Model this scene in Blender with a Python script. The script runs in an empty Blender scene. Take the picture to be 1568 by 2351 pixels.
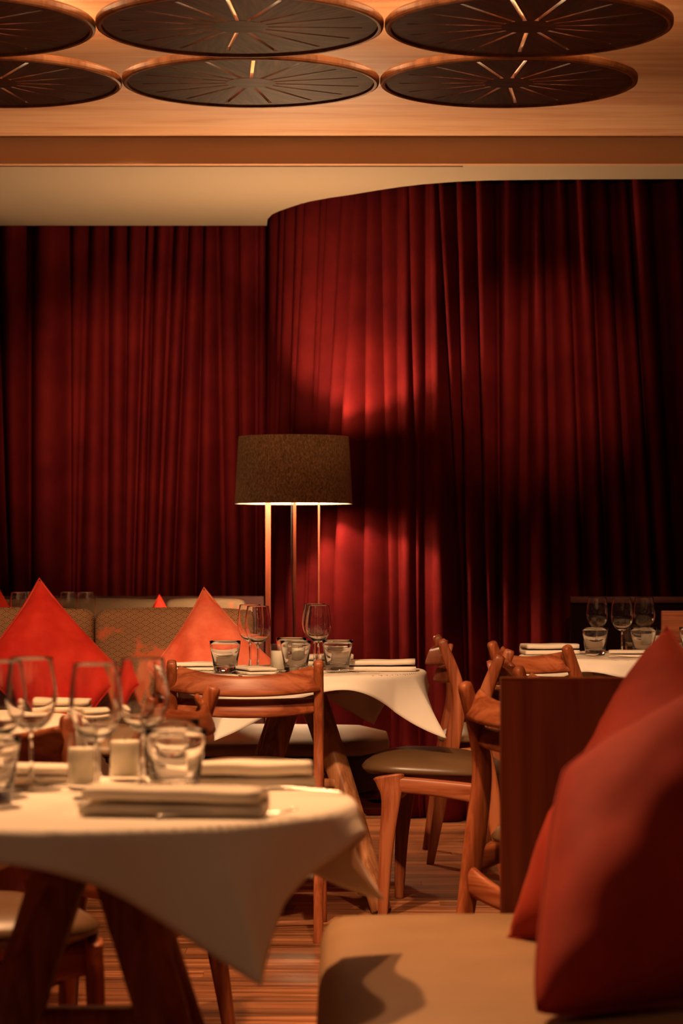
import bpy, bmesh, math, random
from mathutils import Vector, Matrix, noise
random.seed(7)
SC = bpy.context.scene
COL = SC.collection
PI = math.pi
F = 5553.0            # focal length in photo pixels (85 mm on 24x36)
EYE = 1.125           # camera height
HOR = 1267.0          # horizon row in the photo

# ------------------------------------------------------------------ camera
cam_d = bpy.data.cameras.new('camera')
cam = bpy.data.objects.new('camera', cam_d); COL.objects.link(cam)
cam.location = (0, 0, EYE); cam.rotation_euler = (PI/2, 0, 0)
cam_d.sensor_fit = 'VERTICAL'; cam_d.sensor_height = 36.0
cam_d.lens = F*36.0/2351.0
cam_d.shift_y = (HOR-1175.5)/2351.0
cam_d.clip_start = 0.05; cam_d.clip_end = 60
cam_d.dof.use_dof = True; cam_d.dof.focus_distance = 7.5; cam_d.dof.aperture_fstop = 5.6
SC.camera = cam

# ------------------------------------------------------------------ world, exposure
w = bpy.data.worlds.new('world'); SC.world = w; w.use_nodes = True
w.node_tree.nodes['Background'].inputs[0].default_value = (0.95, 0.36, 0.42, 1)
w.node_tree.nodes['Background'].inputs[1].default_value = 0.016
SC.view_settings.view_transform = 'Standard'; SC.view_settings.look = 'None'
SC.view_settings.gamma = 1.0; SC.view_settings.use_curve_mapping = False
SC.view_settings.exposure = 0.0

# ------------------------------------------------------------------ ceiling spots
WARM = (1.0, 0.565, 0.295)
ORANGE = (1.0, 0.49, 0.215)
def spot(name, loc, target, power, angle, blend=0.6, radius=0.04, col=WARM):
    d = bpy.data.lights.new(name, 'SPOT'); d.energy = power; d.color = col
    d.spot_size = math.radians(angle); d.spot_blend = blend; d.shadow_soft_size = radius
    o = bpy.data.objects.new(name, d); COL.objects.link(o); o.location = loc
    o.rotation_euler = (Vector(target)-Vector(loc)).to_track_quat('-Z', 'Y').to_euler()
    return o
CZ = 2.50
spot('spot_mid_table', (-0.50, 5.15, CZ), (-0.10, 7.45, 0.72), 400, 36)
spot('spot_banquette', (-1.00, 5.55, CZ), (-0.85, 8.5, 0.68), 310, 27)
spot('spot_right_table', (0.85, 5.55, CZ), (0.95, 8.6, 0.72), 400, 25)
spot('spot_left_table', (-0.45, 4.75, CZ), (-0.55, 5.5, 0.6), 260, 58, col=ORANGE)
spot('spot_aisle', (0.10, 4.9, CZ), (0.40, 6.4, 0.3), 260, 50, 0.8)
spot('spot_front_table', (-0.62, 4.45, CZ), (-0.42, 3.85, 0.75), 240, 62, col=ORANGE)
spot('spot_front_bench', (-0.15, 4.75, CZ), (0.30, 4.1, 0.5), 90, 56, col=ORANGE)
spot('spot_left_curtain', (-0.75, 8.4, 2.73), (-0.92, 11.3, 1.74), 760, 31, 1.0)
for i, (ax, ay) in enumerate(((-0.75, 2.3), (0.35, 2.7), (0.95, 1.6), (-0.2, 0.9))):  # unseen area lights, added to give the glasses highlights to reflect
    d = bpy.data.lights.new('glass_glint_area', 'AREA'); d.shape = 'RECTANGLE'; d.size = 0.34; d.size_y = 0.14; d.energy = 1.4; d.color = WARM
    o = bpy.data.objects.new('glass_glint_area', d); COL.objects.link(o); o.location = (ax, ay, 2.45)
spot('spot_right_curtain', (0.75, 8.3, 2.73), (0.83, 10.0, 1.90), 210, 29, 1.0)

# ------------------------------------------------------------------ helpers
def X(px, Y): return (px-784.0)/F*Y
def Hh(py, Y): return EYE-(py-HOR)/F*Y
def tag(o, label=None, cat=None, group=None, kind=None):
    if label: o['label'] = label
    if cat: o['category'] = cat
    if group: o['group'] = group
    if kind: o['kind'] = kind
    return o
def obj(name, bm, mat, parent=None, smooth=False, loc=None):
    me = bpy.data.meshes.new(name); bm.to_mesh(me); bm.free()
    if mat: me.materials.append(mat)
    if smooth:
        for p in me.polygons: p.use_smooth = True
    o = bpy.data.objects.new(name, me); COL.objects.link(o)
    if parent: o.parent = parent
    if loc: o.location = loc
    return o
def empty(name, loc=(0,0,0), rz=0):
    o = bpy.data.objects.new(name, None); COL.objects.link(o)
    o.location = loc; o.rotation_euler = (0,0,rz); o.empty_display_size = 0.1
    return o
def copy_tree(o, parent=None):
    c = o.copy(); COL.objects.link(c); c.parent = parent
    for ch in list(o.children): copy_tree(ch, c)
    return c
def box(bm, x0, x1, y0, y1, z0, z1, bev=0.0, seg=2):
    vs = [bm.verts.new((x,y,z)) for z in (z0,z1) for y in (y0,y1) for x in (x0,x1)]
    fs = [(0,2,3,1),(4,5,7,6),(0,1,5,4),(2,6,7,3),(0,4,6,2),(1,3,7,5)]
    faces = [bm.faces.new([vs[i] for i in f]) for f in fs]
    if bev > 0:
        es = set(e for f in faces for e in f.edges)
        bmesh.ops.bevel(bm, geom=list(es), offset=bev, segments=seg, affect='EDGES', profile=0.6)
    return bm
def newbox(*a, **k):
    return box(bmesh.new(), *a, **k)
def lathe(profile, n=32, closed=True, bm=None):
    bm = bm or bmesh.new(); rings = []
    for r, z in profile:
        if r < 1e-6: rings.append([bm.verts.new((0,0,z))])
        else: rings.append([bm.verts.new((r*math.cos(2*PI*i/n), r*math.sin(2*PI*i/n), z)) for i in range(n)])
    pairs = list(zip(rings, rings[1:]))
    if closed: pairs.append((rings[-1], rings[0]))
    for a, b in pairs:
        for i in range(n):
            j = (i+1) % n
            if len(a) == 1 and len(b) == 1: continue
            if len(a) == 1: bm.faces.new((a[0], b[j], b[i]))
            elif len(b) == 1: bm.faces.new((a[i], a[j], b[0]))
            else: bm.faces.new((a[i], a[j], b[j], b[i]))
    bmesh.ops.recalc_face_normals(bm, faces=bm.faces)
    return bm
def catmull(pts, per):
    P = [pts[0]]+list(pts)+[pts[-1]]; out = []
    for i in range(1, len(P)-2):
        for k in range(per):
            t = k/per; a, b, c, d = P[i-1], P[i], P[i+1], P[i+2]
            out.append(tuple(0.5*((2*b[m])+(-a[m]+c[m])*t+(2*a[m]-5*b[m]+4*c[m]-d[m])*t*t+(-a[m]+3*b[m]-3*c[m]+d[m])*t**3) for m in range(len(b))))
    out.append(tuple(pts[-1])); return out
def sweep(pts, side, per=5, n=16, ex=5.0, bm=None, caps=0.35, flat=False):
    """pts: (x,y,z,w,t): w = width across the in-plane normal, t = thickness along 'side'."""
    bm = bm or bmesh.new(); S = Vector(side).normalized()
    pp = catmull(pts, per); V = [Vector(p[:3]) for p in pp]; rings = []
    m = len(V)
    def ring(c, T, w_, t_):
        N = T.cross(S).normalized(); S2 = N.cross(T).normalized() if flat else S
        r = []
        for k in range(n):
            a = 2*PI*(k+0.5)/n; ca, sa = math.cos(a), math.sin(a)
            q = (abs(ca)**ex+abs(sa)**ex)**(-1.0/ex)
            r.append(bm.verts.new(c+S2*(ca*q*t_/2)+N*(sa*q*w_/2)))
        return r
    for i in range(m):
        T = (V[min(i+1,m-1)]-V[max(i-1,0)]).normalized(); w_, t_ = pp[i][3], pp[i][4]
        if i == 0 and caps: rings.append(ring(V[i]-T*caps*min(w_,t_)*0.5, T, w_*0.62, t_*0.62)); rings.append(ring(V[i]-T*caps*min(w_,t_)*0.35, T, w_*0.88, t_*0.88))
        rings.append(ring(V[i], T, w_, t_))
        if i == m-1 and caps: rings.append(ring(V[i]+T*caps*min(w_,t_)*0.35, T, w_*0.88, t_*0.88)); rings.append(ring(V[i]+T*caps*min(w_,t_)*0.5, T, w_*0.62, t_*0.62))
    for a, b in zip(rings, rings[1:]):
        for k in range(n): bm.faces.new((a[k], a[(k+1)%n], b[(k+1)%n], b[k]))
    bm.faces.new(rings[0][::-1]); bm.faces.new(rings[-1])
    bmesh.ops.recalc_face_normals(bm, faces=bm.faces)
    return bm
def pillow(corners, thick, N=26, pull=0.07, wr=0.006, seed=0, side_wr=0.0, rnd=0.0):
    """corners (a,b,c,d) in 3D order; a soft square cushion with pointed corners."""
    bm = bmesh.new(); A, B, Cc, D = [Vector(c) for c in corners]
    n0 = (Cc-A).cross(D-B).normalized(); size = (B-A).length
    lay = []
    for s in (1, -1):
        g = {}
        for i in range(N+1):
            for j in range(N+1):
                if s == -1 and (i in (0,N) or j in (0,N)): g[i,j] = lay[0][i,j]; continue
                u, v = 2*i/N-1, 2*j/N-1
                u = math.sin(u*PI/2)*0.35+u*0.65; v = math.sin(v*PI/2)*0.35+v*0.65
                rr = 1-rnd*(abs(u*v))**3; uu = rr*u*(1-pull*(1-v*v)*abs(u)); vv = rr*v*(1-pull*(1-u*u)*abs(v))
                p = A*((1-uu)*(1-vv)/4)+B*((1+uu)*(1-vv)/4)+Cc*((1+uu)*(1+vv)/4)+D*((1-uu)*(1+vv)/4)
                h = (max(0,1-abs(u)**2.3)*max(0,1-abs(v)**2.3))**0.5
                nz = noise.noise(Vector((u*2.2+seed, v*2.2, s*3+seed)))*wr*3*h
                edge = 1-min(1, min(1-abs(u), 1-abs(v))/0.5)
                nz += side_wr*edge*h*math.sin(22*(u-v)+4*noise.noise(Vector((u*3,v*3,seed))))
                g[i,j] = bm.verts.new(p+n0*s*(thick/2*h+nz))
        lay.append(g)
        for i in range(N):
            for j in range(N):
                q = [g[i,j], g[i+1,j], g[i+1,j+1], g[i,j+1]]
                bm.faces.new(q if s == 1 else q[::-1])
    bmesh.ops.recalc_face_normals(bm, faces=bm.faces)
    return bm

# ------------------------------------------------------------------ materials
def mat(name):
    m = bpy.data.materials.new(name); m.use_nodes = True
    return m, m.node_tree, m.node_tree.nodes['Principled BSDF']
def setp(p, **k):
    for a, v in k.items():
        p.inputs[a.replace('_',' ')].default_value = v
def ramp(nt, fac, stops):
    r = nt.nodes.new('ShaderNodeValToRGB'); el = r.color_ramp.elements
    while len(el) < len(stops): el.new(0.5)
    for e, (pos, c) in zip(el, stops): e.position = pos; e.color = (*c, 1)
    nt.links.new(fac, r.inputs[0]); return r
def mapped(nt, scale, coord='Object', loc=(0,0,0)):
    tc = nt.nodes.new('ShaderNodeTexCoord'); mp = nt.nodes.new('ShaderNodeMapping')
    mp.inputs['Scale'].default_value = scale; mp.inputs['Location'].default_value = loc
    nt.links.new(tc.outputs[coord], mp.inputs[0]); return mp.outputs[0]
def noise_tex(nt, vec, scale, detail=4, rough=0.55, dist=0.0):
    n = nt.nodes.new('ShaderNodeTexNoise'); n.inputs['Scale'].default_value = scale
    n.inputs['Detail'].default_value = detail; n.inputs['Roughness'].default_value = rough; n.inputs['Distortion'].default_value = dist
    nt.links.new(vec, n.inputs['Vector']); return n.outputs[0]
def bump(nt, p, h, strength, dist=0.01):
    b = nt.nodes.new('ShaderNodeBump'); b.inputs['Strength'].default_value = strength; b.inputs['Distance'].default_value = dist
    nt.links.new(h, b.inputs['Height']); nt.links.new(b.outputs[0], p.inputs['Normal'])
def wood(name, dark, mid, light, axis, rough=0.38, scale=1.0, rnd=0.0):
    m, nt, p = mat(name)
    s = [38*scale]*3; s[axis] = 2.4*scale
    v = mapped(nt, tuple(s)); n1 = noise_tex(nt, v, 1.0, 6, 0.6, 0.6)
    r = ramp(nt, n1, [(0.38, dark), (0.5, mid), (0.62, light)])
    out = r.outputs[0]
    if rnd:
        oi = nt.nodes.new('ShaderNodeObjectInfo'); mr = nt.nodes.new('ShaderNodeMapRange')
        mr.inputs['To Min'].default_value = 1-rnd; mr.inputs['To Max'].default_value = 1+rnd
        nt.links.new(oi.outputs['Random'], mr.inputs[0])
        hs = nt.nodes.new('ShaderNodeHueSaturation'); nt.links.new(mr.outputs[0], hs.inputs['Value']); nt.links.new(out, hs.inputs['Color']); out = hs.outputs[0]
    nt.links.new(out, p.inputs['Base Color']); setp(p, Roughness=rough)
    p.inputs['Specular IOR Level'].default_value = 0.28
    bump(nt, p, n1, 0.15, 0.002)
    return m
OAK = [(0.155,0.034,0.010),(0.255,0.066,0.022),(0.34,0.105,0.040)]
M = {}
for i, a in enumerate('xyz'): M['oak_'+a] = wood('oak_'+a, *OAK, i)
M['plank'] = wood('floor_oak', (0.17,0.058,0.022), (0.31,0.12,0.05), (0.43,0.19,0.085), 0, 0.30, 0.8, 0.42)
M['disc'] = wood('stained_disc_wood', (0.036,0.0075,0.0026), (0.076,0.019,0.0065), (0.125,0.036,0.013), 0, 0.5, 1.3)
M['disc_rim'] = wood('disc_rim_wood', (0.20,0.085,0.034), (0.29,0.13,0.055), (0.36,0.17,0.075), 2, 0.4, 0.5)
M['panel'] = wood('booth_panel_wood', (0.21,0.050,0.028), (0.28,0.070,0.038), (0.34,0.09,0.048), 2, 0.45, 0.6)
M['panel_edge'] = wood('panel_edge_wood', *OAK, 0)
M['table_leg'] = wood('table_leg_wood', (0.22,0.080,0.030), (0.34,0.135,0.052), (0.43,0.19,0.08), 2)
def plain(name, col, rough=0.6, **k):
    m, nt, p = mat(name); setp(p, Base_Color=(*col,1), Roughness=rough, **k); M[name] = m; return m
def clothm(name, col, sc=900, b=0.15, rough=0.85, sheen=0.0):
    m, nt, p = mat(name); v = mapped(nt, (1,1,1)); n = noise_tex(nt, v, sc, 2)
    n2 = noise_tex(nt, v, 9, 3)
    r = ramp(nt, n2, [(0.3, tuple(c*0.93 for c in col)), (0.7, col)])
    nt.links.new(r.outputs[0], p.inputs['Base Color']); setp(p, Roughness=rough, Sheen_Weight=sheen, Sheen_Roughness=0.4)
    bump(nt, p, n, b, 0.001); M[name] = m; return m
clothm('linen', (0.80,0.73,0.62)); clothm('napkin', (0.80,0.71,0.58), 700)
def velvet(name, c1, c2, sc, sheen, tint, rough=0.75):
    m, nt, p = mat(name); v = mapped(nt, (1,1,1)); n = noise_tex(nt, v, sc, 5, 0.6); nf = noise_tex(nt, v, 700, 2)
    r = ramp(nt, n, [(0.32, c1), (0.68, c2)])
    nt.links.new(r.outputs[0], p.inputs['Base Color'])
    setp(p, Roughness=rough, Sheen_Weight=sheen, Sheen_Roughness=0.35, Sheen_Tint=(*tint,1))
    p.inputs['Specular IOR Level'].default_value = 0.02 if name == 'curtain' else 0.15
    bump(nt, p, nf, 0.15, 0.001); M[name] = m; return m
velvet('curtain', (0.045,0.0029,0.0038), (0.074,0.0052,0.0052), 5, 0.0, (1.0,0.15,0.08))
velvet('orange_velvet', (0.52,0.070,0.030), (0.72,0.19,0.105), 6, 0.5, (1.0,0.42,0.2))
velvet('red_velvet', (0.52,0.016,0.010), (0.74,0.050,0.026), 6, 0.4, (1.0,0.3,0.15))
velvet('rust_velvet', (0.21,0.015,0.010), (0.33,0.032,0.016), 5, 0.22, (1.0,0.35,0.15))
def leather(name, c, rough):
    m, nt, p = mat(name); v = mapped(nt, (1,1,1)); n = noise_tex(nt, v, 350, 3); n2 = noise_tex(nt, v, 6, 3)
    r = ramp(nt, n2, [(0.3, tuple(x*0.85 for x in c)), (0.7, c)]); nt.links.new(r.outputs[0], p.inputs['Base Color'])
    setp(p, Roughness=rough); bump(nt, p, n, 0.10, 0.001); M[name] = m; return m
leather('olive_leather', (0.125,0.066,0.028), 0.36)
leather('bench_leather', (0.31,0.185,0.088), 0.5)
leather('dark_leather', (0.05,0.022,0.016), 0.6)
plain('black_rubber', (0.01,0.01,0.01), 0.7)
plain('steel', (0.75,0.72,0.68), 0.18, Metallic=1.0)
plain('wax', (0.82,0.76,0.62), 0.5, Subsurface_Weight=0.0)
plain('wick', (0.02,0.015,0.01), 0.9)
plain('cord_black', (0.012,0.01,0.01), 0.6)
plain('shade_inner', (0.85,0.84,0.78), 0.8)
plain('taupe_paint', (0.28,0.215,0.14), 0.85)
plain('fascia_paint', (0.42,0.22,0.105), 0.8)
plain('dark_wall', (0.008,0.003,0.003), 1.0, Specular_IOR_Level=0.0)
plain('dark_rail', (0.06,0.014,0.011), 0.8)
m, nt, p = mat('thin_glass'); nt.nodes.remove(p)
tr = nt.nodes.new('ShaderNodeBsdfTransparent'); tr.inputs[0].default_value = (0.97,0.975,0.97,1)
gl = nt.nodes.new('ShaderNodeBsdfGlossy'); gl.inputs['Roughness'].default_value = 0.015
lw = nt.nodes.new('ShaderNodeLayerWeight'); lw.inputs[0].default_value = 0.5
pw = nt.nodes.new('ShaderNodeMath'); pw.operation = 'POWER'; pw.inputs[1].default_value = 4.0; nt.links.new(lw.outputs['Facing'], pw.inputs[0])
fr = nt.nodes.new('ShaderNodeMath'); fr.operation = 'MULTIPLY_ADD'; fr.inputs[1].default_value = 0.75; fr.inputs[2].default_value = 0.035; nt.links.new(pw.outputs[0], fr.inputs[0])
mxs = nt.nodes.new('ShaderNodeMixShader'); nt.links.new(fr.outputs[0], mxs.inputs[0]); nt.links.new(tr.outputs[0], mxs.inputs[1]); nt.links.new(gl.outputs[0], mxs.inputs[2])
nt.links.new(mxs.outputs[0], nt.nodes['Material Output'].inputs[0]); M['thin_glass'] = m
m, nt, p = mat('clear_glass'); nt.nodes.remove(p)
rf = nt.nodes.new('ShaderNodeBsdfGlass'); rf.inputs['IOR'].default_value = 1.48; rf.inputs['Roughness'].default_value = 0.0
nt.links.new(rf.outputs[0], nt.nodes['Material Output'].inputs[0]); M['glass'] = m
# lampshade: heathered grey-brown felt
m, nt, p = mat('shade_felt'); v = mapped(nt, (1,1,0.5)); n = noise_tex(nt, v, 170, 4, 0.7)
r = ramp(nt, n, [(0.36, (0.13,0.095,0.060)), (0.52, (0.31,0.235,0.15)), (0.68, (0.55,0.43,0.29))]); nt.links.new(r.outputs[0], p.inputs['Base Color']); setp(p, Roughness=0.95); M['shade_felt'] = m
# upper ceiling: peach veneer with faint streaks
m, nt, p = mat('ceiling_veneer'); v = mapped(nt, (0.9,7,1)); n = noise_tex(nt, v, 1.6, 5, 0.6, 0.4)
r = ramp(nt, n, [(0.33, (0.48,0.22,0.105)), (0.52, (0.58,0.33,0.17)), (0.72, (0.64,0.40,0.225))]); nt.links.new(r.outputs[0], p.inputs['Base Color']); setp(p, Roughness=0.55); M['ceiling_veneer'] = m
# LED strip
m, nt, p = mat('led'); setp(p, Base_Color=(1,0.8,0.6,1), Emission_Color=(1.0,0.58,0.28,1), Emission_Strength=50.0); M['led'] = m
# overlapping wave (fan) jacquard with orange patches
def wave_fabric(name, ground, line, patch, rad=0.020):
    m, nt, p = mat(name); N = nt.nodes; L = nt.links
    def mth(op, a, b=None):
        n = N.new('ShaderNodeMath'); n.operation = op
        for i, q in enumerate((a, b)):
            if q is None: continue
            if isinstance(q, (int, float)): n.inputs[i].default_value = q
            else: L.new(q, n.inputs[i])
        return n.outputs[0]
    tc = N.new('ShaderNodeTexCoord'); sp = N.new('ShaderNodeSeparateXYZ'); L.new(tc.outputs['Object'], sp.inputs[0])
    u = mth('MULTIPLY', sp.outputs['X'], 1/rad); v = mth('MULTIPLY', sp.outputs['Z'], 1/rad)
    fl = mth('FLOOR', mth('MULTIPLY', v, 2.0))
    def cand(k):
        j = mth('ADD', fl, k); cv = mth('MULTIPLY', j, 0.5)
        par = mth('SUBTRACT', j, mth('MULTIPLY', mth('FLOOR', mth('MULTIPLY', j, 0.5)), 2.0))
        us = mth('SUBTRACT', u, par)
        cu = mth('MULTIPLY', mth('ROUND', mth('MULTIPLY', us, 0.5)), 2.0)
        du = mth('SUBTRACT', us, cu); dv = mth('SUBTRACT', v, cv)
        return mth('SQRT', mth('ADD', mth('MULTIPLY', du, du), mth('MULTIPLY', dv, dv)))
    d = cand(1.0)
    for k in (0.0, -1.0):
        dk = cand(k); use = mth('LESS_THAN', dk, 1.0)
        d = mth('ADD', mth('MULTIPLY', use, dk), mth('MULTIPLY', mth('SUBTRACT', 1.0, use), d))
    fr = mth('FRACT', mth('MULTIPLY', d, 4.0)); ln = mth('GREATER_THAN', fr, 0.62)
    mx = N.new('ShaderNodeMix'); mx.data_type = 'RGBA'; L.new(ln, mx.inputs[0]); mx.inputs[6].default_value = (*ground,1); mx.inputs[7].default_value = (*line,1)
    vv = mapped(nt, (1,1,1), loc=(1.3,0,0.7)); nz = noise_tex(nt, vv, 5.0, 6, 0.62)
    pr = ramp(nt, nz, [(0.56, (0,0,0)), (0.60, (1,1,1))])
    mx2 = N.new('ShaderNodeMix'); mx2.data_type = 'RGBA'; L.new(pr.outputs[0], mx2.inputs[0]); L.new(mx.outputs[2], mx2.inputs[6]); mx2.inputs[7].default_value = (*patch,1)
    L.new(mx2.outputs[2], p.inputs['Base Color']); setp(p, Roughness=0.85)
    bump(nt, p, ln, 0.15, 0.001); M[name] = m
wave_fabric('wave_fabric', (0.36,0.19,0.078), (0.07,0.028,0.010), (0.50,0.115,0.04))
wave_fabric('wave_fabric_grey', (0.20,0.135,0.075), (0.13,0.085,0.05), (0.36,0.09,0.04))

# ------------------------------------------------------------------ ceiling, walls, floor
UPZ, SOZ, FASY = 2.758, 2.655, 9.535
def struct(name, bm, mt, smooth=False): return tag(obj(name, bm, M[mt], None, smooth), kind='structure')
struct('ceiling', newbox(-5, 5, -1.5, FASY, UPZ, UPZ+0.06), 'ceiling_veneer')
struct('trim_1', newbox(-5, 5, FASY, FASY+0.05, SOZ, UPZ+0.06), 'fascia_paint')
# soffit outline (front edge straight, rear edge following the curtain track)
trk = [(625,492),(640,485),(663,477),(690,468),(714,462),(755,454.5),(800,448),(870,436.5),(920,429),(972,423),(1049,417),(1125,414),(1300,412),(1568,411),(1900,410.5)]
hs = SOZ-EYE
path = []
for q, y in trk:
    Yq = hs*F/(HOR-y); path.append((q, X(q,Yq), Yq))
YL = hs*F/(HOR-518)            # left curtain line
path = [(560, -0.352, YL+0.10), (585, -0.350, YL), (605, -0.340, 11.12)]+path
bm = bmesh.new()
edge = [(-5, YL), (path[1][1], YL)]+[(x, y) for q, x, y in path[2:]]+[(5, path[-1][2]), ]
poly = [(-5, FASY+0.05), (5, FASY+0.05)]+edge[::-1]
lo = [bm.verts.new((x,y,SOZ)) for x, y in poly]; hi = [bm.verts.new((x,y,SOZ+0.16)) for x, y in poly]
bm.faces.new(lo[::-1]); bm.faces.new(hi)
for i in range(len(lo)): j = (i+1) % len(lo); bm.faces.new((lo[i], lo[j], hi[j], hi[i]))
bmesh.ops.recalc_face_normals(bm, faces=bm.faces)
struct('ceiling_soffit', bm, 'taupe_paint')
struct('trim_2', newbox(-5, 0.48, FASY+0.052, 9.82, SOZ-0.004, SOZ-0.0005), 'taupe_paint')
struct('ceiling_track', newbox(-5, 5, 9.6, 12.2, SOZ+0.17, SOZ+0.2), 'dark_wall')
struct('wall_back', newbox(-5, 5, 11.95, 12.05, -0.02, SOZ+0.17), 'dark_wall')
fl = struct('floor', newbox(-5, 5, -1.5, 12.2, -0.04, -0.003), 'plank')
lens = [1.1, 1.35, 1.6, 1.9]; pm = []
RW = 0.092
for L_ in lens:
    b = newbox(0, L_-0.0015, 0, RW-0.0015, -0.0025, 0.0, bev=0.0008, seg=1)
    me = bpy.data.meshes.new('plank'); b.to_mesh(me); b.free(); me.materials.append(M['plank']); pm.append(me)
yy = 4.75
while yy < 11.6:
    xx = -1.9-random.random()*1.1
    while xx < 1.75:
        k = random.randrange(4)
        o = bpy.data.objects.new('plank', pm[k]); COL.objects.link(o); o.parent = fl; o.location = (xx, yy, 0.0); xx += lens[k]
    yy += RW

# ------------------------------------------------------------------ curtains
def curtain(name, valleys, pos, label, top=SOZ+0.15, amp=1.0, rows=46, per=15, base=0.10):
    rnd = random.Random(hash(name) % 1000 if False else len(valleys))
    nf = len(valleys)-1
    sk = [rnd.choice((0.55, 0.7, 1.0, 1.4, 1.8)) for _ in range(nf)]; am = [rnd.uniform(0.6, 1.3) for _ in range(nf)]
    sub = [rnd.uniform(-0.25, 0.25) for _ in range(nf)]
    bm = bmesh.new(); grid = []
    for r in range(rows+1):
        z = 0.006+(top-0.006)*r/rows
        t = (2.60-z)/1.6; tc = min(max(t, -0.1), 1.45)
        t2 = tc if tc < 1 else 1+(tc-1)*0.6
        vs = [a+(b-a)*t2 for a, b in valleys]
        row = []
        for f in range(nf):
            for k in range(per):
                w_ = k/per; q = vs[f]+(vs[f+1]-vs[f])*w_
                ws = w_**sk[f]
                wid = (vs[f+1]-vs[f])*0.0019
                prof = 1-min(1.0, abs(2*ws-1)/0.84)**2.2
                prof += sub[f]*math.sin(2*PI*ws)*0.5+0.12*sub[f]*math.sin(5*PI*ws)
                a_ = min(0.14, max(0.035, wid*0.95))*am[f]*amp*(0.70+0.30*min(1, max(0,t)))
                a_ = min(a_, 0.15)
                c, nrm = pos(q)
                wob = 0.006*noise.noise(Vector((q*0.012, z*1.3, nf)))
                if z < 0.25: wob += 0.02*(0.25-z)/0.25*noise.noise(Vector((q*0.03, z*9, 3)))
                p_ = c+nrm*(max(-0.02, prof)*a_+wob-0.02)
                row.append(bm.verts.new((p_.x, p_.y, z)))
        grid.append(row)
    for a, b in zip(grid, grid[1:]):
        for i in range(len(a)-1): bm.faces.new((a[i], a[i+1], b[i+1], b[i]))
    o = obj(name, bm, M['curtain'], None, True)
    md = o.modifiers.new('thick', 'SOLIDIFY'); md.thickness = 0.004; md.offset = 1
    bmesh.ops
    return tag(o, label, 'curtain')
def pos_left(q): return Vector((X(q, YL+0.14), YL+0.14, 0)), Vector((0,-1,0))
def pos_right(q):
    for (q0,x0,y0),(q1,x1,y1) in zip(path, path[1:]):
        if q <= q1 or q1 == path[-1][0]:
            t = (q-q0)/(q1-q0); tx, ty = x1-x0, y1-y0
            # smooth the normal using wider neighbours
            break
    c = Vector((x0+(x1-x0)*t, y0+(y1-y0)*t, 0))
    n = Vector((ty, -tx, 0)).normalized()
    return c+Vector((0.02,0.12,0)), n
vl = [(-230,-240),(-150,-140),(-80,-70),(-12,18),(72,70),(163,166),(197,174),(243,240),(293,286),(332,305),(352,332),(392,360),(430,398),(468,452),(500,515),(548,556),(592,590),(612,612)]
vr = [(570,565),(597,592),(622,606),(641,622),(660,640),(690,660),(716,686),(738,700),(764,716),(796,770),(836,842),(866,884),(901,902),(931,950),(968,960),(1003,1052),(1043,1066),(1088,1112),(1138,1142),(1198,1188),(1242,1262),(1300,1335),(1352,1390),(1398,1448),(1442,1502),(1502,1556),(1565,1625),(1630,1690),(1700,1750),(1780,1800)]
curtain('velvet_curtain', vl, pos_left, 'dark burgundy velvet curtain hanging straight along the left back wall')
curtain('velvet_curtain', vr, pos_right, 'deep red velvet curtain bulging forward in a curve behind the floor lamp', amp=1.0)

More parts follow.
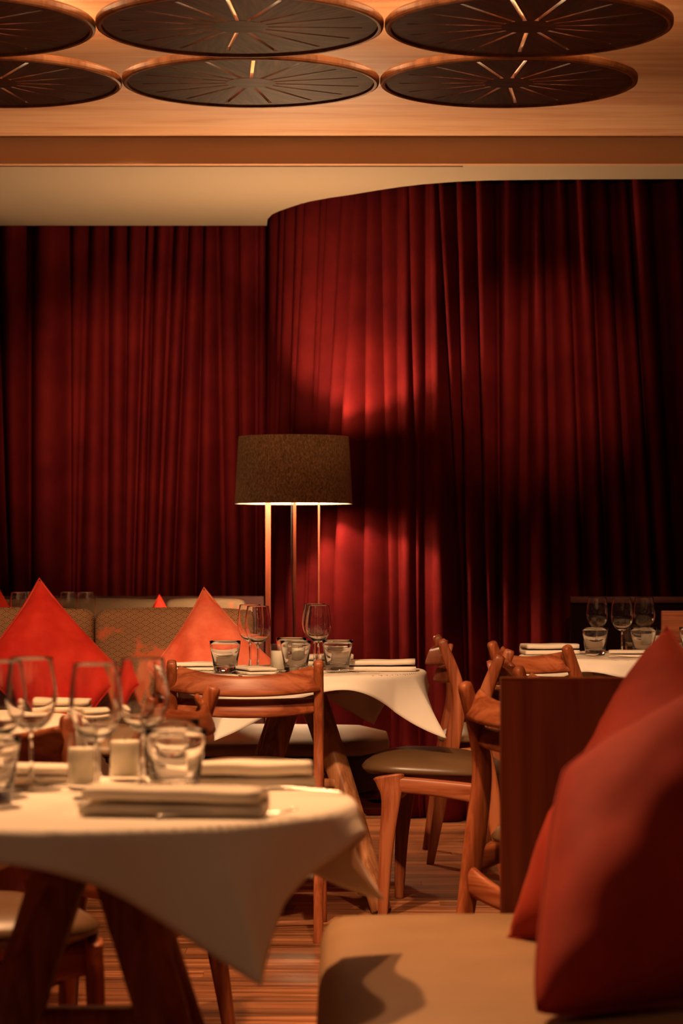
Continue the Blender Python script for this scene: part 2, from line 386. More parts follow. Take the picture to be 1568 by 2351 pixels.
# ------------------------------------------------------------------ slatted ceiling discs
DR, DT, DZ = 0.390, 0.026, 2.541
def make_disc():
    root = empty('ceiling_disc', (0,0,0))
    n = 15; step = 2*PI/n; hub = 0.076; out = 0.332; half = 0.0055
    obj('hub', lathe([(0,0.006),(hub,0.006),(hub,0.022),(0,0.022)], 40, False), M['disc'], root)
    rim = [(DR-0.030,0.012),(DR-0.0165,0.012),(DR-0.016,0.001),(DR-0.008,0.0),(DR-0.002,0.003),(DR,0.009),(DR,DT-0.006),(DR-0.005,DT),(DR-0.030,0.022)]
    obj('rim_ring', lathe(rim, 96, True), M['disc_rim'], root, False)
    # wedge boards between the slots
    bm = bmesh.new(); ro = DR-0.020
    def pt(r, a, side, z):
        off = half*side; return Vector((r*math.cos(a)-off*math.sin(a), r*math.sin(a)+off*math.cos(a), z))
    pol = []
    a0, a1 = 0.0, step
    pol.append(pt(hub-0.01, a0, 1, 0))
    pol.append(pt(out, a0, 1, 0)); 
    aa = [0.012+ (step-0.024)*i/6 for i in range(7)]
    # beyond the slot end the boards meet
    pol.append(Vector((out*math.cos(0.0002), out*math.sin(0.0002), 0)))
    pol += [Vector((ro*math.cos(step*i/6), ro*math.sin(step*i/6), 0)) for i in range(7)]
    pol.append(Vector((out*math.cos(a1-0.0002), out*math.sin(a1-0.0002), 0)))
    pol.append(pt(out, a1, -1, 0)); pol.append(pt(hub-0.01, a1, -1, 0))
    lo = [bm.verts.new((v.x,v.y,0.007)) for v in pol]; hi = [bm.verts.new((v.x,v.y,0.021)) for v in pol]
    bm.faces.new(lo[::-1]); bm.faces.new(hi)
    for i in range(len(lo)): j = (i+1)%len(lo); bm.faces.new((lo[i],lo[j],hi[j],hi[i]))
    bmesh.ops.recalc_face_normals(bm, faces=bm.faces)
    first = obj('wedge_board', bm, M['disc'], root)
    for k in range(1, n):
        c = first.copy(); COL.objects.link(c); c.rotation_euler = (0,0,k*step)
    for c in [o for o in COL.objects if o.name.startswith('wedge_board')]: c.parent = root
    # light strip on the upper side, and the stem that hangs the disc
    bm = bmesh.new(); R0, r0 = 0.17, 0.012
    rings = []
    for i in range(48):
        a = 2*PI*i/48
        rings.append([bm.verts.new(((R0+r0*math.cos(b*PI/2))*math.cos(a), (R0+r0*math.cos(b*PI/2))*math.sin(a), 0.060+r0*math.sin(b*PI/2))) for b in range(4)])
    for i in range(48):
        A, B = rings[i], rings[(i+1)%48]
        for b in range(4): bm.faces.new((A[b], B[b], B[(b+1)%4], A[(b+1)%4]))
    obj('light_strip', bm, M['led'], root, True)
    obj('hanger_stem', lathe([(0,0.02),(0.03,0.02),(0.03,UPZ-DZ),(0,UPZ-DZ)], 20, False), M['disc_rim'], root)
    return root
dproto = make_disc()
dx = [-1.057, -0.275, 0.507]; dy = [6.553, 7.338, 5.768]
dn = {0:'left', 1:'middle', 2:'right'}; rn = {0:'nearer full row', 1:'rear row by the fascia', 2:'row cut by the top edge'}
rots = {(1,0):2.6, (2,0):18, (0,0):12, (0,1):7.5, (1,1):9.5, (2,1):10.5}
first = True
for j in range(3):
    for i in range(3):
        if j == 2 and i == 0: continue
        o = dproto if first else copy_tree(dproto); first = False
        o.location = (dx[i], dy[j], DZ); o.rotation_euler = (0,0,math.radians(rots.get((i,j), 5)))
        tag(o, 'round slotted wood ceiling disc, %s one of the %s' % (dn[i], rn[j]), 'ceiling light', 'slotted wooden discs under the ceiling')

# ------------------------------------------------------------------ floor lamp
LX, LY = X(674, 10.05), 10.05
lamp = tag(empty('floor_lamp', (LX, LY, 0)), 'floor lamp with grey felt drum shade on three slim wooden legs before the red curtain', 'lamp')
zb, zt = Hh(1157, LY), Hh(1003, LY); rb, rt = 0.245, 0.229
shade = obj('lamp_shade', lathe([(rb,zb),(rt,zt),(rt-0.003,zt),(rb-0.003,zb)], 64, True), M['shade_felt'], lamp, True)
obj('shade_lining', lathe([(rb-0.0035,zb+0.002),(rt-0.0035,zt-0.002),(rt-0.006,zt-0.002),(rb-0.006,zb+0.002)], 64, True), M['shade_inner'], shade, True)
for nm, a, w_, t_ in (('leg', 150, 0.022, 0.009), ('leg', 273, 0.012, 0.010), ('leg', 33, 0.007, 0.012)):
    c = (0.125*math.cos(math.radians(a)), 0.125*math.sin(math.radians(a)))
    obj(nm, newbox(c[0]-w_/2, c[0]+w_/2, c[1]-t_/2, c[1]+t_/2, 0.012, zb+0.10, bev=0.0015), M['panel'], lamp)
obj('foot_ring', lathe([(0.10,0),(0.15,0),(0.15,0.014),(0.10,0.014)], 48), M['oak_x'], lamp)
bm = bmesh.new()
for a in (150, 273, 33):
    sweep([(0,0,zb+0.095,0.008,0.008),(0.24*math.cos(math.radians(a)),0.24*math.sin(math.radians(a)),zb+0.095,0.008,0.008)], (0,0,1), 1, 8, bm=bm)
obj('spider', bm, M['steel'], lamp)
obj('bulb_socket', lathe([(0,zb+0.05),(0.018,zb+0.05),(0.018,zb+0.11),(0,zb+0.11)], 20, False), M['cord_black'], lamp)
obj('cord', sweep([(-0.004,-0.128,zb+0.06,0.005,0.005),(-0.006,-0.131,1.1,0.005,0.005),(0.004,-0.134,0.7,0.005,0.005),(0.0,-0.132,0.02,0.005,0.005)], (1,0,0), 8, 8), M['cord_black'], lamp, True)
ld = bpy.data.lights.new('lamp_bulb', 'POINT'); ld.energy = 112; ld.color = (1.0,0.60,0.32); ld.shadow_soft_size = 0.03
lo_ = bpy.data.objects.new('lamp_bulb', ld); COL.objects.link(lo_); lo_.location = (0,0,(zb+zt)/2); lo_.parent = lamp

# ------------------------------------------------------------------ chairs
def make_chair():
    root = empty('dining_chair')
    for s in (-1, 1):
        x = s*0.2125
        obj('front_leg', sweep([(x*1.04,0.185,0.004,0.030,0.028),(x*1.03,0.176,0.20,0.042,0.029),(x*1.02,0.160,0.36,0.058,0.030),(x,0.163,0.415,0.085,0.030),(x,0.166,0.436,0.100,0.030)], (1,0,0), 5), M['oak_z'], root, True)
        obj('side_rail', sweep([(x,0.150,0.412,0.050,0.027),(x,0.02,0.402,0.052,0.027),(x,-0.09,0.388,0.060,0.027),(x,-0.135,0.375,0.070,0.027)], (1,0,0), 5), M['oak_y'], root, True)
        obj('back_leg', sweep([(x,-0.215,0.004,0.028,0.028),(x,-0.178,0.22,0.044,0.029),(x,-0.140,0.42,0.058,0.030),(x,-0.113,0.58,0.052,0.030),(x,-0.128,0.68,0.044,0.030),(x,-0.172,0.797,0.034,0.029)], (1,0,0), 5, caps=0.9), M['oak_z'], root, True)
    def rail(z_end, z_mid, h_end, h_mid, y_end, bow, tilt):
        pts = []
        for i in range(9):
            u = -1+i/4; f = 1-u*u
            pts.append((u*0.205, y_end-bow*f, z_end+(z_mid-z_end)*f, h_end+(h_mid-h_end)*f, 0.018))
        bm = sweep(pts, (0,-1,tilt), 3, 16, 6.0)
        return bm
    obj('top_rail', rail(0.757, 0.737, 0.080, 0.060, -0.150, 0.060, 0.35), M['oak_x'], root, True)
    obj('lower_rail', rail(0.679, 0.672, 0.046, 0.055, -0.122, 0.060, 0.30), M['oak_x'], root, True)
    for y, ze, zm in ((-0.165, 0.335, 0.285), (0.150, 0.400, 0.375)):
        pts = [(u*0.205, y, ze+(zm-ze)*(1-u*u), 0.045+0.02*u*u, 0.022) for u in (-1,-0.75,-0.5,-0.25,0,0.25,0.5,0.75,1)]
        obj('crossbar', sweep(pts, (0,1,0), 3), M['oak_x'], root, True)
    # padded seat
    bm = bmesh.new(); N = 40
    prof = [(0,0.508),(0.25,0.507),(0.5,0.501),(0.7,0.492),(0.85,0.480),(0.95,0.466),(1.0,0.452),(0.985,0.443),(0.93,0.439),(0.5,0.438),(0,0.438)]
    rings = []
    for f, z in prof:
        if f == 0: rings.append([bm.verts.new((0,0.03,z+0.004))]); continue
        r = []
        for k in range(N):
            a = 2*PI*k/N; ca, sa = math.cos(a), math.sin(a); q = (abs(ca)**3.2+abs(sa)**3.2)**(-1/3.2)
            yv = sa*q*f; xv = ca*q*f*(0.222+0.026*yv)
            zz = z+0.012*yv*(1 if z > 0.44 else 0.3)-0.006*max(0,yv)**3
            r.append(bm.verts.new((xv, 0.045+yv*0.225, zz)))
        rings.append(r)
    for a, b in zip(rings, rings[1:]):
        for k in range(N):
            j = (k+1)%N
            if len(a) == 1: bm.faces.new((a[0], b[k], b[j]))
            elif len(b) == 1: bm.faces.new((a[k], b[0], a[j]))
            else: bm.faces.new((a[k], b[k], b[j], a[j]))
    bmesh.ops.recalc_face_normals(bm, faces=bm.faces)
    obj('seat', bm, M['olive_leather'], root, True)
    return root
cproto = make_chair(); cused = [False]
def chair(cx, cy, fx, fy, label):
    o = copy_tree(cproto) if cused[0] else cproto; cused[0] = True
    o.location = (cx, cy, 0); o.rotation_euler = (0,0,math.atan2(-fx, fy))
    return tag(o, label, 'chair', 'oak dining chairs with olive seats')
chair(-0.279, 7.17, 0.0, 1, 'oak chair seen square from behind at the middle table')
chair(0.34, 7.615, -0.43, 0.06, 'oak chair in profile facing left, its full olive seat in view')
chair(0.535, 8.93, 1, 0.0, 'oak chair facing right before the dark curtain, farthest in the aisle')
chair(0.79, 8.415, 0.84, 0.54, 'oak chair with curved rail against the right white table')
chair(0.57, 5.80, 0.72, 0.69, 'oak chair half hidden behind the left edge of the dark booth panel')
chair(0.76, 6.64, 0.62, 0.78, 'oak chair with only one post tip above the booth panel')
chair(-0.52, 5.497, -0.971, 0.237, 'oak chair behind the foreground tumblers, turned left, curved crossbar showing')
chair(-0.69, 4.42, 0.25, -0.97, 'oak chair facing the camera on the far side of the foreground table')

# ------------------------------------------------------------------ tables and cloths
TR, TZ = 0.40, 0.7475
def make_table():
    root = empty('round_table')
    obj('table_top', lathe([(0,TZ-0.026),(TR-0.012,TZ-0.026),(TR-0.002,TZ-0.018),(TR-0.002,TZ-0.004),(TR-0.006,TZ),(0,TZ)], 72, False), M['table_leg'], root)
    obj('collar_block', lathe([(0,TZ-0.07),(0.13,TZ-0.07),(0.15,TZ-0.0255),(0,TZ-0.0255)], 40, False), M['table_leg'], root)
    for k in range(4):
        a = math.radians(50+90*k); c, s = math.cos(a), math.sin(a)
        lg = obj('leg', sweep([(0.33*c,0.33*s,0.016,0.050,0.056),(0.192*c,0.192*s,0.36,0.060,0.064),(0.040*c,0.040*s,TZ-0.05,0.070,0.074)], (-s,c,0), 4, 16, 8.0, caps=0.1), M['table_leg'], root, True)
        obj('foot_pad', lathe([(0,0),(0.018,0),(0.018,0.018),(0,0.018)], 16, False), M['black_rubber'], lg, False, (0.332*c, 0.332*s, 0))
    pts = [(0.172*math.cos(math.radians(50+90*k)), 0.172*math.sin(math.radians(50+90*k))) for k in range(4)]
    for k in range(4):
        p0, p1 = pts[k], pts[(k+1)%4]
        obj('stretcher', sweep([(p0[0],p0[1],0.40,0.045,0.028),(p1[0],p1[1],0.40,0.045,0.028)], (0,0,1), 1, 12, 8.0), M['table_leg'], root, True)
    return root
tproto = make_table(); tused = [False]
def table(cx, cy, rz, label):
    o = copy_tree(tproto) if tused[0] else tproto; tused[0] = True
    o.location = (cx, cy, 0); o.rotation_euler = (0,0,math.radians(rz))
    return tag(o, label, 'table', 'round wooden dining tables')
def cloth(cx, cy, corner_deg, label, half=0.44, seed=0, flare=None):
    """square cloth on a round top; corner_deg = bearing of one corner (0 = +x, counterclockwise)."""
    bm = bmesh.new(); N = 84; rho = 0.012; R = TR+0.002; g = {}
    rot = math.radians(corner_deg-45)
    for i in range(N+1):
        for j in range(N+1):
            u, v = (2*i/N-1)*half, (2*j/N-1)*half; r = math.hypot(u, v); th = math.atan2(v, u)+rot
            if r <= R-rho: g[i,j] = (u, v, 0) ; rad, z = r, 0.0
            else:
                e = r-(R-rho); q = rho*PI/2
                if e < q: rad, z = R-rho+rho*math.sin(e/rho), -rho*(1-math.cos(e/rho))
                else:
                    d = e-q
                    dc = ((th-rot-PI/4+PI/4) % (PI/2))-PI/4      # angle from nearest corner
                    dd = math.degrees(dc)
                    ridge = max(0, 1-abs(dd)/15.0)
                    dip = math.exp(-((abs(dd)-24)/9.0)**2)
                    midf = math.exp(-((abs(dd)-45)/13.0)**2)
                    k = int(((th-rot) % (2*PI))/(PI/2))
                    fl_ = (flare or {}).get(k, 1.0)
                    phi = math.radians(6+27*ridge*fl_-8*dip+30*midf+4*math.sin(th*7+seed))
                    rad, z = R+d*math.sin(phi), -rho-d*math.cos(phi)
            wv = 0.0012*noise.noise(Vector((u*9+seed, v*9, 0)))*min(1, max(0, (r-0.2)/0.2))
            g[i,j] = bm.verts.new((rad*math.cos(th), rad*math.sin(th), z+wv))
    for i in range(N):
        for j in range(N): bm.faces.new((g[i,j], g[i+1,j], g[i+1,j+1], g[i,j+1]))
    o = obj('tablecloth', bm, M['linen'], None, True, (cx, cy, 0.7492))
    md = o.modifiers.new('thick', 'SOLIDIFY'); md.thickness = 0.0012; md.offset = -1
    return tag(o, label, 'tablecloth', 'white square tablecloths')
TAB = {'mid': (X(690,7.7), 7.7), 'front': (X(212,3.66), 3.66), 'right': (1.045, 8.80), 'left': (-0.98, 5.42), 'rear': (-1.30, 9.90)}
nm = {'mid': 'middle table behind the square-on chair', 'front': 'blurred foreground table at lower left', 'right': 'right-hand table by the curtain', 'left': 'left table beside the red cushion', 'rear': 'rear table behind the patterned banquette'}
crn = {'mid': -28, 'front': -58, 'right': -70, 'left': -75, 'rear': -45}
for k, (cx, cy) in TAB.items():
    table(cx, cy, {'mid':0,'front':-3,'right':-35,'left':28,'rear':0}[k], 'round wooden splay-legged table, the '+nm[k])
    cloth(cx, cy, crn[k], 'white cloth draped over the '+nm[k], seed=len(k), half=0.445)

# ------------------------------------------------------------------ table things
TOP = 0.7505
def wine_glass():
    root = empty('wine_glass')
    out = [(0.0035,0.086),(0.013,0.0895),(0.026,0.0995),(0.0355,0.115),(0.0405,0.135),(0.0405,0.150),(0.0385,0.172),(0.0355,0.192),(0.0335,0.205)]
    outc = catmull(out, 4); inn = [(max(0.0,r-0.0011), z+(0.0042 if i < 6 else 0.0042*max(0, 1-(i-5)/6))) for i, (r, z) in enumerate(outc)]
    pr = [(0,0.0855)]+outc+[(outc[-1][0]-0.0004,0.2055)]+inn[::-1]+[(0,inn[0][1])]
    obj('bowl', lathe(pr, 40, False), M['glass'], root, True)
    obj('stem', lathe([(0,0.0062),(0.0065,0.0062),(0.0042,0.014),(0.0033,0.035),(0.0034,0.070),(0.0045,0.0835),(0,0.0853)], 20, False), M['glass'], root, True)
    obj('foot', lathe([(0,0),(0.034,0),(0.0355,0.0012),(0.034,0.0022),(0.014,0.0042),(0.006,0.006),(0,0.006)], 40, False), M['glass'], root, True)
    return root
wproto = wine_glass(); wused = [False]
def wine(px, Y, label):
    o = copy_tree(wproto) if wused[0] else wproto; wused[0] = True
    o.location = (X(px,Y), Y, TOP)
    return tag(o, label, 'wine glass', 'empty stemmed wine glasses')
def tumbler_mesh():
    H_, rt_, rb_ = 0.100, 0.0485, 0.0355
    pr = [(0,0),(rb_-0.003,0),(rb_,0.003),(rb_+0.0015,0.02),(rt_-0.0012,H_-0.012),(rt_,H_-0.001),(rt_-0.0009,H_),(rt_-0.0018,H_-0.001),(rt_-0.0032,H_-0.012),(rb_-0.0005,0.028),(rb_-0.006,0.021),(0,0.0185)]
    bm = lathe(pr, 40, False); me = bpy.data.meshes.new('tumbler'); bm.to_mesh(me); bm.free(); me.materials.append(M['glass'])
    for q in me.polygons: q.use_smooth = True
    return me
tum = tumbler_mesh()
def tumbler(px, Y, label):
    o = bpy.data.objects.new('tumbler', tum); COL.objects.link(o); o.location = (X(px,Y), Y, TOP)
    return tag(o, label, 'tumbler', 'clear flared tumblers')
def votive_meshes():
    pr = [(0,0),(0.0245,0),(0.026,0.002),(0.0268,0.084),(0.0262,0.085),(0.0256,0.084),(0.0250,0.006),(0,0.005)]
    bm = lathe(pr, 36, False); a = bpy.data.meshes.new('votive_glass'); bm.to_mesh(a); bm.free(); a.materials.append(M['thin_glass'])
    bm = lathe([(0,0.0055),(0.0240,0.0062),(0.0246,0.062),(0.0236,0.064),(0.010,0.0625),(0,0.062)], 36, False); b = bpy.data.meshes.new('candle'); bm.to_mesh(b); bm.free(); b.materials.append(M['wax'])
    bm = sweep([(0,0,0.061,0.0014,0.0014),(0.0005,0,0.070,0.0012,0.0012)], (1,0,0), 2, 6); c = bpy.data.meshes.new('wick'); bm.to_mesh(c); bm.free(); c.materials.append(M['wick'])
    for me in (a,b):
        for q in me.polygons: q.use_smooth = True
    return a, b, c
va, vb, vc = votive_meshes()
def votive(px, Y, where):
    p = (X(px,Y), Y, TOP)
    o = bpy.data.objects.new('votive_glass', va); COL.objects.link(o); o.location = p
    tag(o, 'small straight votive glass, '+where, 'candle holder', 'votive glasses')
    o = bpy.data.objects.new('candle', vb); COL.objects.link(o); o.location = p
    tag(o, 'white candle in the votive glass, '+where, 'candle', 'white votive candles')
    k = bpy.data.objects.new('wick', vc); COL.objects.link(k); k.parent = o
def napkin(px, Y, w_, d_, rz, label, layers=2, lift=0.0, tilt=0.0, puff=0.013, seed=0, fold='front'):
    """folded linen: a strip zig-zagged into soft layers, fold along the near long side."""
    bm = bmesh.new(); prof = []
    th = puff*0.72
    for L_ in range(layers):
        z0 = 0.001+L_*puff; y0, y1 = (-d_/2, d_/2) if L_ % 2 == 0 else (d_/2, -d_/2)
        for k in range(7): prof.append((y0+(y1-y0)*k/6, z0+0.0025*math.sin(PI*k/6)*(1 if L_ else 0)))
        if L_ < layers-1:
            s = 1 if L_ % 2 == 0 else -1
            for k in range(1, 4):
                a = -PI/2+PI*k/4; prof.append((y1+s*puff/2*math.cos(a), z0+puff/2+puff/2*math.sin(a)))
    nx = 14; rings = []; n = len(prof)
    for i in range(nx+1):
        xx = -w_/2+w_*i/nx
        top = []; bot = []
        for k, (y, z) in enumerate(prof):
            a = prof[max(k-1,0)]; b = prof[min(k+1,n-1)]; t = Vector((b[0]-a[0], b[1]-a[1])).normalized(); nn = Vector((-t[1], t[0]))*th/2
            wz = 0.004*noise.noise(Vector((xx*11+seed, y*7, seed*1.7)))*(z/0.02)
            xo = xx*(1-0.03*(k/n))+0.004*noise.noise(Vector((k*0.3, seed, i*0.0)))
            top.append(bm.verts.new((xo, y+nn[0], max(0.0, z+nn[1]+wz+th/2)))); bot.append(bm.verts.new((xo, y-nn[0], max(0.0, z-nn[1]+wz+th/2))))
        rings.append(top+bot[::-1])
    m_ = len(rings[0])
    for a, b in zip(rings, rings[1:]):
        for k in range(m_): bm.faces.new((a[k], a[(k+1)%m_], b[(k+1)%m_], b[k]))
    for rg in (rings[0], rings[-1]):
        for k in range(n-1): bm.faces.new((rg[k], rg[k+1], rg[m_-2-k], rg[m_-1-k]))
    bmesh.ops.recalc_face_normals(bm, faces=bm.faces)
    o = obj('napkin', bm, M['napkin'], None, True, (X(px,Y), Y, TOP+lift)); o.rotation_euler = (tilt, 0, math.radians(rz))
    return tag(o, label, 'napkin', 'folded linen napkins')
def fork_mesh():
    bm = sweep([(0,-0.10,0.004,0.016,0.0022),(0,-0.06,0.006,0.010,0.0025),(0,0.0,0.0085,0.006,0.003),(0,0.03,0.008,0.008,0.0025),(0,0.045,0.0045,0.022,0.002),(0,0.058,0.0035,0.024,0.002)], (0,0,1), 4, 10, 3.0)
    for x in (-0.0095,-0.0032,0.0032,0.0095):
        sweep([(x,0.055,0.0035,0.0035,0.002),(x,0.075,0.0045,0.003,0.0018),(x,0.10,0.0095,0.002,0.0015)], (0,0,1), 3, 8, 3.0, bm=bm)
    me = bpy.data.meshes.new('fork'); bm.to_mesh(me); bm.free(); me.materials.append(M['steel'])
    for q in me.polygons: q.use_smooth = True
    return me
def spoon_mesh():
    bm = sweep([(0,-0.10,0.004,0.016,0.0022),(0,-0.06,0.006,0.010,0.0025),(0,0.0,0.0095,0.006,0.003),(0,0.035,0.009,0.007,0.0025),(0,0.045,0.008,0.010,0.002)], (0,0,1), 4, 10, 3.0)
    n = 20; R_ = []
    for f, z in ((0,0.0012),(0.5,0.0030),(0.8,0.0062),(1,0.0095),(1.03,0.0102),(1,0.0108),(0.8,0.0075),(0.5,0.0045),(0,0.0028)):
        if f == 0: R_.append([bm.verts.new((0,0.068,z))]); continue
        R_.append([bm.verts.new((0.0205*f*math.cos(2*PI*k/n), 0.068+0.030*f*math.sin(2*PI*k/n), z)) for k in range(n)])
    for a, b in zip(R_, R_[1:]):
        for k in range(n):
            j = (k+1)%n
            if len(a) == 1: bm.faces.new((a[0], b[k], b[j]))
            elif len(b) == 1: bm.faces.new((a[k], b[0], a[j]))
            else: bm.faces.new((a[k], b[k], b[j], a[j]))
    bmesh.ops.recalc_face_normals(bm, faces=bm.faces)
    me = bpy.data.meshes.new('spoon'); bm.to_mesh(me); bm.free(); me.materials.append(M['steel'])
    for q in me.polygons: q.use_smooth = True
    return me
fkm, spm = fork_mesh(), spoon_mesh()
def cutlery(kind, px, Y, rz, label, lift=0.0):
    o = bpy.data.objects.new(kind, fkm if kind == 'fork' else spm); COL.objects.link(o)
    o.location = (X(px,Y), Y, TOP+lift); o.rotation_euler = (0,0,math.radians(rz))
    return tag(o, label, kind, 'steel cutlery on the tables')

# middle table
wine(592, 7.55, 'wine glass, front one of the left pair on the middle table')
wine(574, 7.75, 'wine glass, rear one of the left pair on the middle table')
wine(731, 7.67, 'wine glass, front one of the right pair on the middle table')
wine(722, 7.90, 'wine glass, rear one of the right pair on the middle table')
tumbler(517, 7.47, 'flared tumbler standing alone before the orange cushion, middle table')
tumbler(679, 7.47, 'flared tumbler in front of the candles on the middle table')
tumbler(669, 7.74, 'flared tumbler behind the candles on the middle table')
tumbler(775, 7.53, 'flared tumbler beside the long napkin on the middle table')
votive(640, 7.60, 'left one on the middle table'); votive(686, 7.61, 'right one on the middle table')
napkin(462, 7.66, 0.21, 0.085, 8, 'folded napkin at the left edge of the middle table behind the tumbler', seed=1)
napkin(581, 7.44, 0.090, 0.17, 24, 'small folded napkin nearest the chair back on the middle table', seed=2, puff=0.011)
napkin(856, 7.62, 0.27, 0.10, -1, 'long double-folded napkin at the right of the middle table', seed=3, puff=0.019)
napkin(752, 8.0, 0.16, 0.10, 12, 'folded napkin at the far side of the middle table', seed=4, puff=0.02)
cutlery('fork', 543, 7.40, 12, 'fork left of the small napkin on the middle table')
cutlery('spoon', 640, 7.39, -6, 'spoon right of the small napkin on the middle table')
cutlery('fork', 800, 7.49, 80, 'fork with its handle along the long napkin, middle table')
cutlery('spoon', 752, 7.45, 75, 'spoon below the right tumbler on the middle table')
cutlery('fork', 448, 7.49, -85, 'fork lying before the left napkin, middle table')
# foreground table
wine(72, 3.88, 'blurred wine glass, second from the left on the foreground table')
wine(220, 3.67, 'blurred wine glass, nearest one on the foreground table')
wine(328, 3.86, 'blurred wine glass, rightmost on the foreground table')
wine(0, 3.77, 'blurred wine glass cut by the left picture edge')
votive(193, 3.84, 'left one on the foreground table'); votive(287, 3.98, 'right one on the foreground table')
tumbler(404, 3.75, 'blurred large tumbler at the right of the foreground glasses')
tumbler(391, 3.96, 'blurred tumbler behind the large foreground tumbler')
tumbler(-27, 3.60, 'blurred tumbler cut by the left picture edge')
napkin(402, 3.47, 0.26, 0.10, -7, 'dark blurred napkin at the near edge of the foreground table', seed=5, puff=0.019, layers=2)
napkin(575, 3.86, 0.20, 0.09, 6, 'blurred folded napkin at the right of the foreground table', seed=6, puff=0.022)
napkin(95, 3.97, 0.12, 0.09, -4, 'blurred napkin behind the foreground wine glasses', seed=7)
cutlery('spoon', 645, 3.75, 82, 'spoon before the right napkin on the foreground table')
cutlery('fork', 520, 3.42, -80, 'fork under the near napkin on the foreground table')
cutlery('spoon', 130, 3.78, 60, 'spoon beside the foreground wine glasses')
# right table
wine(1371, 8.98, 'wine glass, leftmost of three on the right table')
wine(1428, 8.80, 'wine glass, middle of three on the right table')
wine(1479, 9.02, 'wine glass, rightmost of three on the right table')
tumbler(1366, 8.76, 'flared tumbler left on the right table beside the spoon')
tumbler(1477, 8.74, 'flared tumbler before the candle on the right table')
tumbler(1456, 9.13, 'flared tumbler behind the candle on the right table')
tumbler(1590, 8.80, 'flared tumbler cut by the right picture edge')
votive(1487, 8.86, 'left one on the right table'); votive(1516, 8.95, 'right one beside the red cushion tip')
napkin(1262, 8.86, 0.20, 0.10, 10, 'rolled napkin at the left of the right table', seed=8, puff=0.02)
napkin(1440, 8.60, 0.13, 0.09, -8, 'flat napkin in the middle of the right table', seed=9, puff=0.013)
napkin(1552, 8.99, 0.12, 0.09, 5, 'napkin right of the red cushion tip on the right table', seed=10, puff=0.018)
cutlery('spoon', 1322, 8.62, -60, 'spoon left of the tumbler on the right table')
cutlery('fork', 1410, 8.50, 62, 'fork before the flat napkin on the right table')
cutlery('fork', 1562, 8.60, 30, 'fork near the right picture edge on the right table')
# left table
napkin(140, 5.68, 0.12, 0.09, 0, 'napkin on the left table before the red cushion', seed=11, puff=0.016)
napkin(215, 5.48, 0.10, 0.09, 20, 'napkin near the right rim of the left table', seed=12, puff=0.010)
# rear table
for i, (px, Y) in enumerate([(44, 10.15), (66, 10.25), (157, 10.20), (198, 10.16)]):
    wine(px, Y, 'distant wine glass, %s from the left behind the patterned banquette' % ['first','second','third','fourth'][i])

# ------------------------------------------------------------------ banquettes
def cushion_box(x0, x1, y0, y1, z0, z1, puff, N=18, r=0.03, round_end=0.0):
    """soft box: rounded, slightly crowned."""
    bm = bmesh.new(); box(bm, x0, x1, y0, y1, z0, z1)
    bmesh.ops.subdivide_edges(bm, edges=bm.edges[:], cuts=N, use_grid_fill=True)
    cx, cy, cz = (x0+x1)/2, (y0+y1)/2, (z0+z1)/2; hx, hy, hz = (x1-x0)/2, (y1-y0)/2, (z1-z0)/2
    for v in bm.verts:
        p = v.co-Vector((cx,cy,cz)); q = Vector((max(-hx+r,min(hx-r,p.x)), max(-hy+r,min(hy-r,p.y)), max(-hz+r,min(hz-r,p.z))))
        d = p-q
        if d.length > 1e-6: p = q+d.normalized()*r
        if round_end and p.x > hx-round_end:
            e = (p.x-(hx-round_end))/round_end; p.y *= math.sqrt(max(0.02, 1-0.85*e*e))
        fx = 1-(p.x/hx)**2; fy = 1-(p.y/hy)**2; fz = 1-(p.z/hz)**2
        if abs(p.z) > hz-r*0.6: p.z += math.copysign(puff*max(0,fx)**0.4*max(0,fy)**0.5, p.z) if p.z > 0 else 0
        if abs(p.y) > hy-r*0.6: p.y += math.copysign(puff*max(0,fx)**0.4*max(0,fz)**0.5, p.y)
        v.co = p+Vector((cx,cy,cz))
    return bm
# banquette behind the middle table
b1 = tag(empty('banquette', (-0.9, 8.4, 0)), 'banquette with wave-patterned back behind the middle table', 'banquette')
def part(name, bm, mt, root, smooth=True):
    bm.transform(Matrix.Translation(-root.location)); return obj(name, bm, M[mt], root, smooth)
part('seat', cushion_box(-1.75, 0.164, 7.98, 8.78, 0.445, 0.495, 0.022, r=0.024, round_end=0.16), 'bench_leather', b1)
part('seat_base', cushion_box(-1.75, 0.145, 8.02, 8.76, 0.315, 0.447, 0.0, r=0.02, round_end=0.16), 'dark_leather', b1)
part('wooden_bearer', sweep([(-1.7,8.25,0.28,0.06,0.12),(0.0,8.25,0.28,0.06,0.12),(0.09,8.25,0.283,0.052,0.12),(0.140,8.25,0.302,0.016,0.12)], (0,1,0), 4), 'oak_x', b1)
for xx in (-1.6, -0.7, -0.2): part('leg', newbox(xx-0.03, xx+0.03, 8.2, 8.3, 0, 0.26, bev=0.004), 'table_leg', b1)
part('back_panel', newbox(-1.75, -0.32, 8.80, 8.90, 0.10, 0.885, bev=0.006), 'panel', b1)
for x0, x1 in ((-1.74,-1.44), (-1.438,-0.888), (-0.886,-0.315)):
    part('back_cushion', cushion_box(x0, x1, 8.66, 8.81, 0.49, 0.905, 0.02, r=0.035), 'wave_fabric', b1)
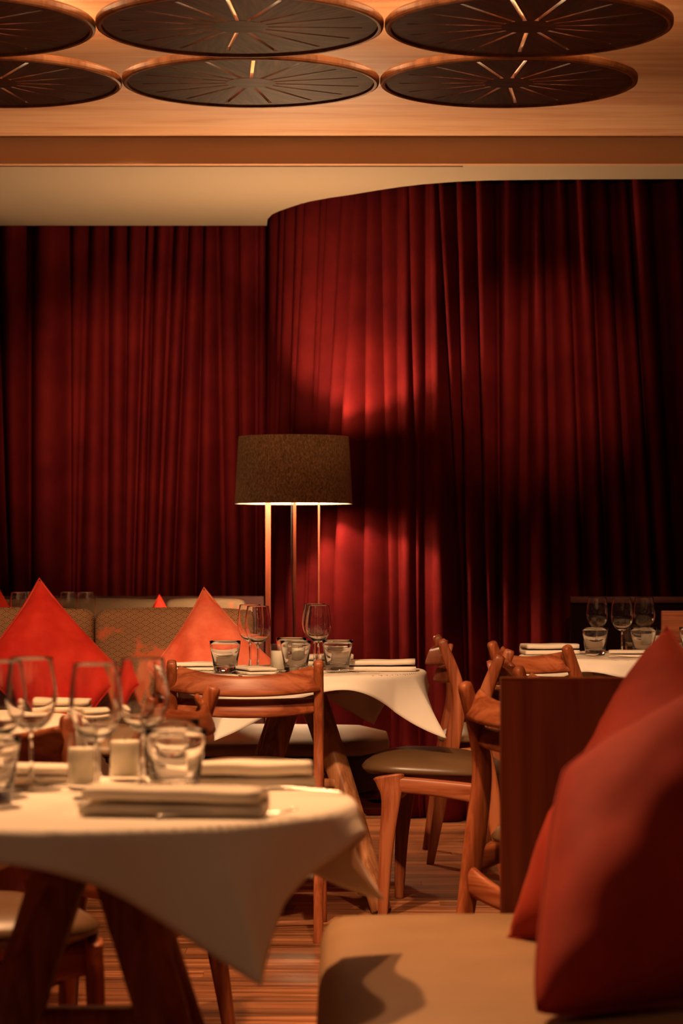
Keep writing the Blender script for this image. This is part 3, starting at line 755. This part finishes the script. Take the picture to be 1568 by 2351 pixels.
# rear banquette by the left curtain
b2 = tag(empty('banquette', (-1.3, 10.8, 0)), 'grey rear banquette along the foot of the left curtain', 'banquette')
part('seat', cushion_box(-2.2, -0.44, 10.3, 10.80, 0.34, 0.45, 0.02, r=0.03), 'bench_leather', b2)
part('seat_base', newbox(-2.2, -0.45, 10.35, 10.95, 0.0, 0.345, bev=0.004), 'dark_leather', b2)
part('back_panel', newbox(-2.2, -0.352, 10.93, 11.02, 0.0, 0.924, bev=0.004), 'dark_rail', b2)
for x0, x1 in ((-2.2,-1.55), (-1.548,-0.792), (-0.79,-0.428)):
    part('back_cushion', cushion_box(x0, x1, 10.78, 10.94, 0.44, 0.905, 0.012, r=0.03), 'wave_fabric_grey', b2)
# near bench at lower right
b3 = tag(empty('banquette', (0.3, 3.4, 0)), 'blurred tan leather bench with dark wooden end panel at lower right', 'banquette')
part('seat', cushion_box(-0.038, 0.73, 2.2, 4.50, 0.36, 0.462, 0.018, r=0.05), 'bench_leather', b3)
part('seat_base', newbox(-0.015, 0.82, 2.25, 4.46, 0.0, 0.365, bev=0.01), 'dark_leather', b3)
part('back_rest', cushion_box(0.735, 0.87, 2.2, 4.50, 0.36, 0.86, 0.02, r=0.04), 'bench_leather', b3)
ep = part('end_panel', newbox(X(1150,4.53), 1.0, 4.53, 4.56, 0.0, 0.884), 'panel', b3, False)
part('panel_edge', newbox(X(1150,4.53), 1.0, 4.53, 4.56, 0.8845, 0.889), 'panel_edge', b3, False)
# right rear banquette
b4 = tag(empty('banquette', (1.6, 9.6, 0)), 'dark rear banquette behind the right table with pale wooden end', 'banquette')
part('seat', cushion_box(1.28, 2.4, 9.34, 9.70, 0.34, 0.45, 0.02, r=0.03), 'bench_leather', b4)
part('seat_base', newbox(1.29, 2.4, 9.36, 9.72, 0.0, 0.345), 'dark_leather', b4)
part('back_panel', newbox(X(1310,9.72), 2.4, 9.72, 9.75, 0.0, Hh(1370,9.72), bev=0.004), 'dark_wall', b4)
part('cap_rail', newbox(X(1310,9.71), 2.4, 9.705, 9.718, Hh(1384,9.71), Hh(1370,9.71)), 'dark_rail', b4)
part('end_panel', newbox(X(1518,9.3), 2.4, 9.28, 9.31, 0.0, Hh(1402,9.3), bev=0.003), 'panel_edge', b4, False)

# ------------------------------------------------------------------ scatter cushions
def P(px, py, Y): return Vector((X(px,Y), Y, Hh(py,Y)))
def cush(corners, thick, mt, label, **k):
    c = sum(corners, Vector())/4; bm = pillow([q-c for q in corners], thick, **k)
    o = obj('cushion', bm, M[mt], None, True, c)
    pl = k.get('pull', 0.07); rn_ = k.get('rnd', 0.0); A, B, Cc, D = [q-c for q in corners]
    loop = []
    for e in range(4):
        for i in range(16):
            t = -1+i/8; u, v = ((t,-1), (1,t), (-t,1), (-1,-t))[e]
            u2 = math.sin(u*PI/2)*0.35+u*0.65; v2 = math.sin(v*PI/2)*0.35+v*0.65
            rr = 1-rn_*abs(u2*v2)**3; uu = rr*u2*(1-pl*(1-v2*v2)*abs(u2)); vv = rr*v2*(1-pl*(1-u2*u2)*abs(v2))
            loop.append(A*((1-uu)*(1-vv)/4)+B*((1+uu)*(1-vv)/4)+Cc*((1+uu)*(1+vv)/4)+D*((1-uu)*(1+vv)/4))
    nrm = (Cc-A).cross(D-B).normalized(); b2 = bmesh.new(); rings = []
    for i, q in enumerate(loop):
        T = (loop[(i+1)%64]-loop[i-1]).normalized(); S_ = T.cross(nrm)
        rings.append([b2.verts.new(q+(nrm*math.cos(a*PI/3)+S_*math.sin(a*PI/3))*0.0032) for a in range(6)])
    for i in range(64):
        for a in range(6): b2.faces.new((rings[i][a], rings[i][(a+1)%6], rings[(i+1)%64][(a+1)%6], rings[(i+1)%64][a]))
    bmesh.ops.recalc_face_normals(b2, faces=b2.faces)
    obj('piping', b2, M[mt], o, True)
    return tag(o, label, 'cushion', 'velvet scatter cushions')
cush([P(90,1328,8.60), P(312,1572,8.48), P(150,1676,8.30), P(-70,1548,8.42)], 0.16, 'red_velvet', 'red velvet cushion on its corner at the left of the patterned banquette', seed=2, wr=0.010, side_wr=0.005)
cush([P(468,1349,8.60), P(655,1545,8.44), P(505,1668,8.28), P(352,1530,8.46)], 0.15, 'orange_velvet', 'orange velvet cushion on its corner behind the left pair of wine glasses', seed=5, side_wr=0.011, wr=0.010)
cush([P(366,1366,10.62), P(440,1480,10.55), P(370,1560,10.5), P(290,1480,10.55)], 0.12, 'red_velvet', 'small red cushion tip on the grey rear banquette', seed=3)
cush([P(-12,1332,10.66), P(60,1450,10.60), P(-10,1560,10.55), P(-90,1450,10.60)], 0.12, 'red_velvet', 'orange-red cushion tip at the left picture edge', seed=4)
cush([P(1532,1438,4.36), P(1790,1700,3.90), P(1560,2205,3.76), P(1163,2158,4.07)], 0.25, 'rust_velvet', 'rust velvet cushion with its tip up against the dark end panel', seed=6, side_wr=0.004)
cush([P(1278,1755,3.62), P(1720,1500,3.68), P(1720,2285,3.46), P(1208,2352,3.28)], 0.20, 'rust_velvet', 'big blurred rust cushion at the lower right corner', seed=8, pull=0.02, rnd=0.09)
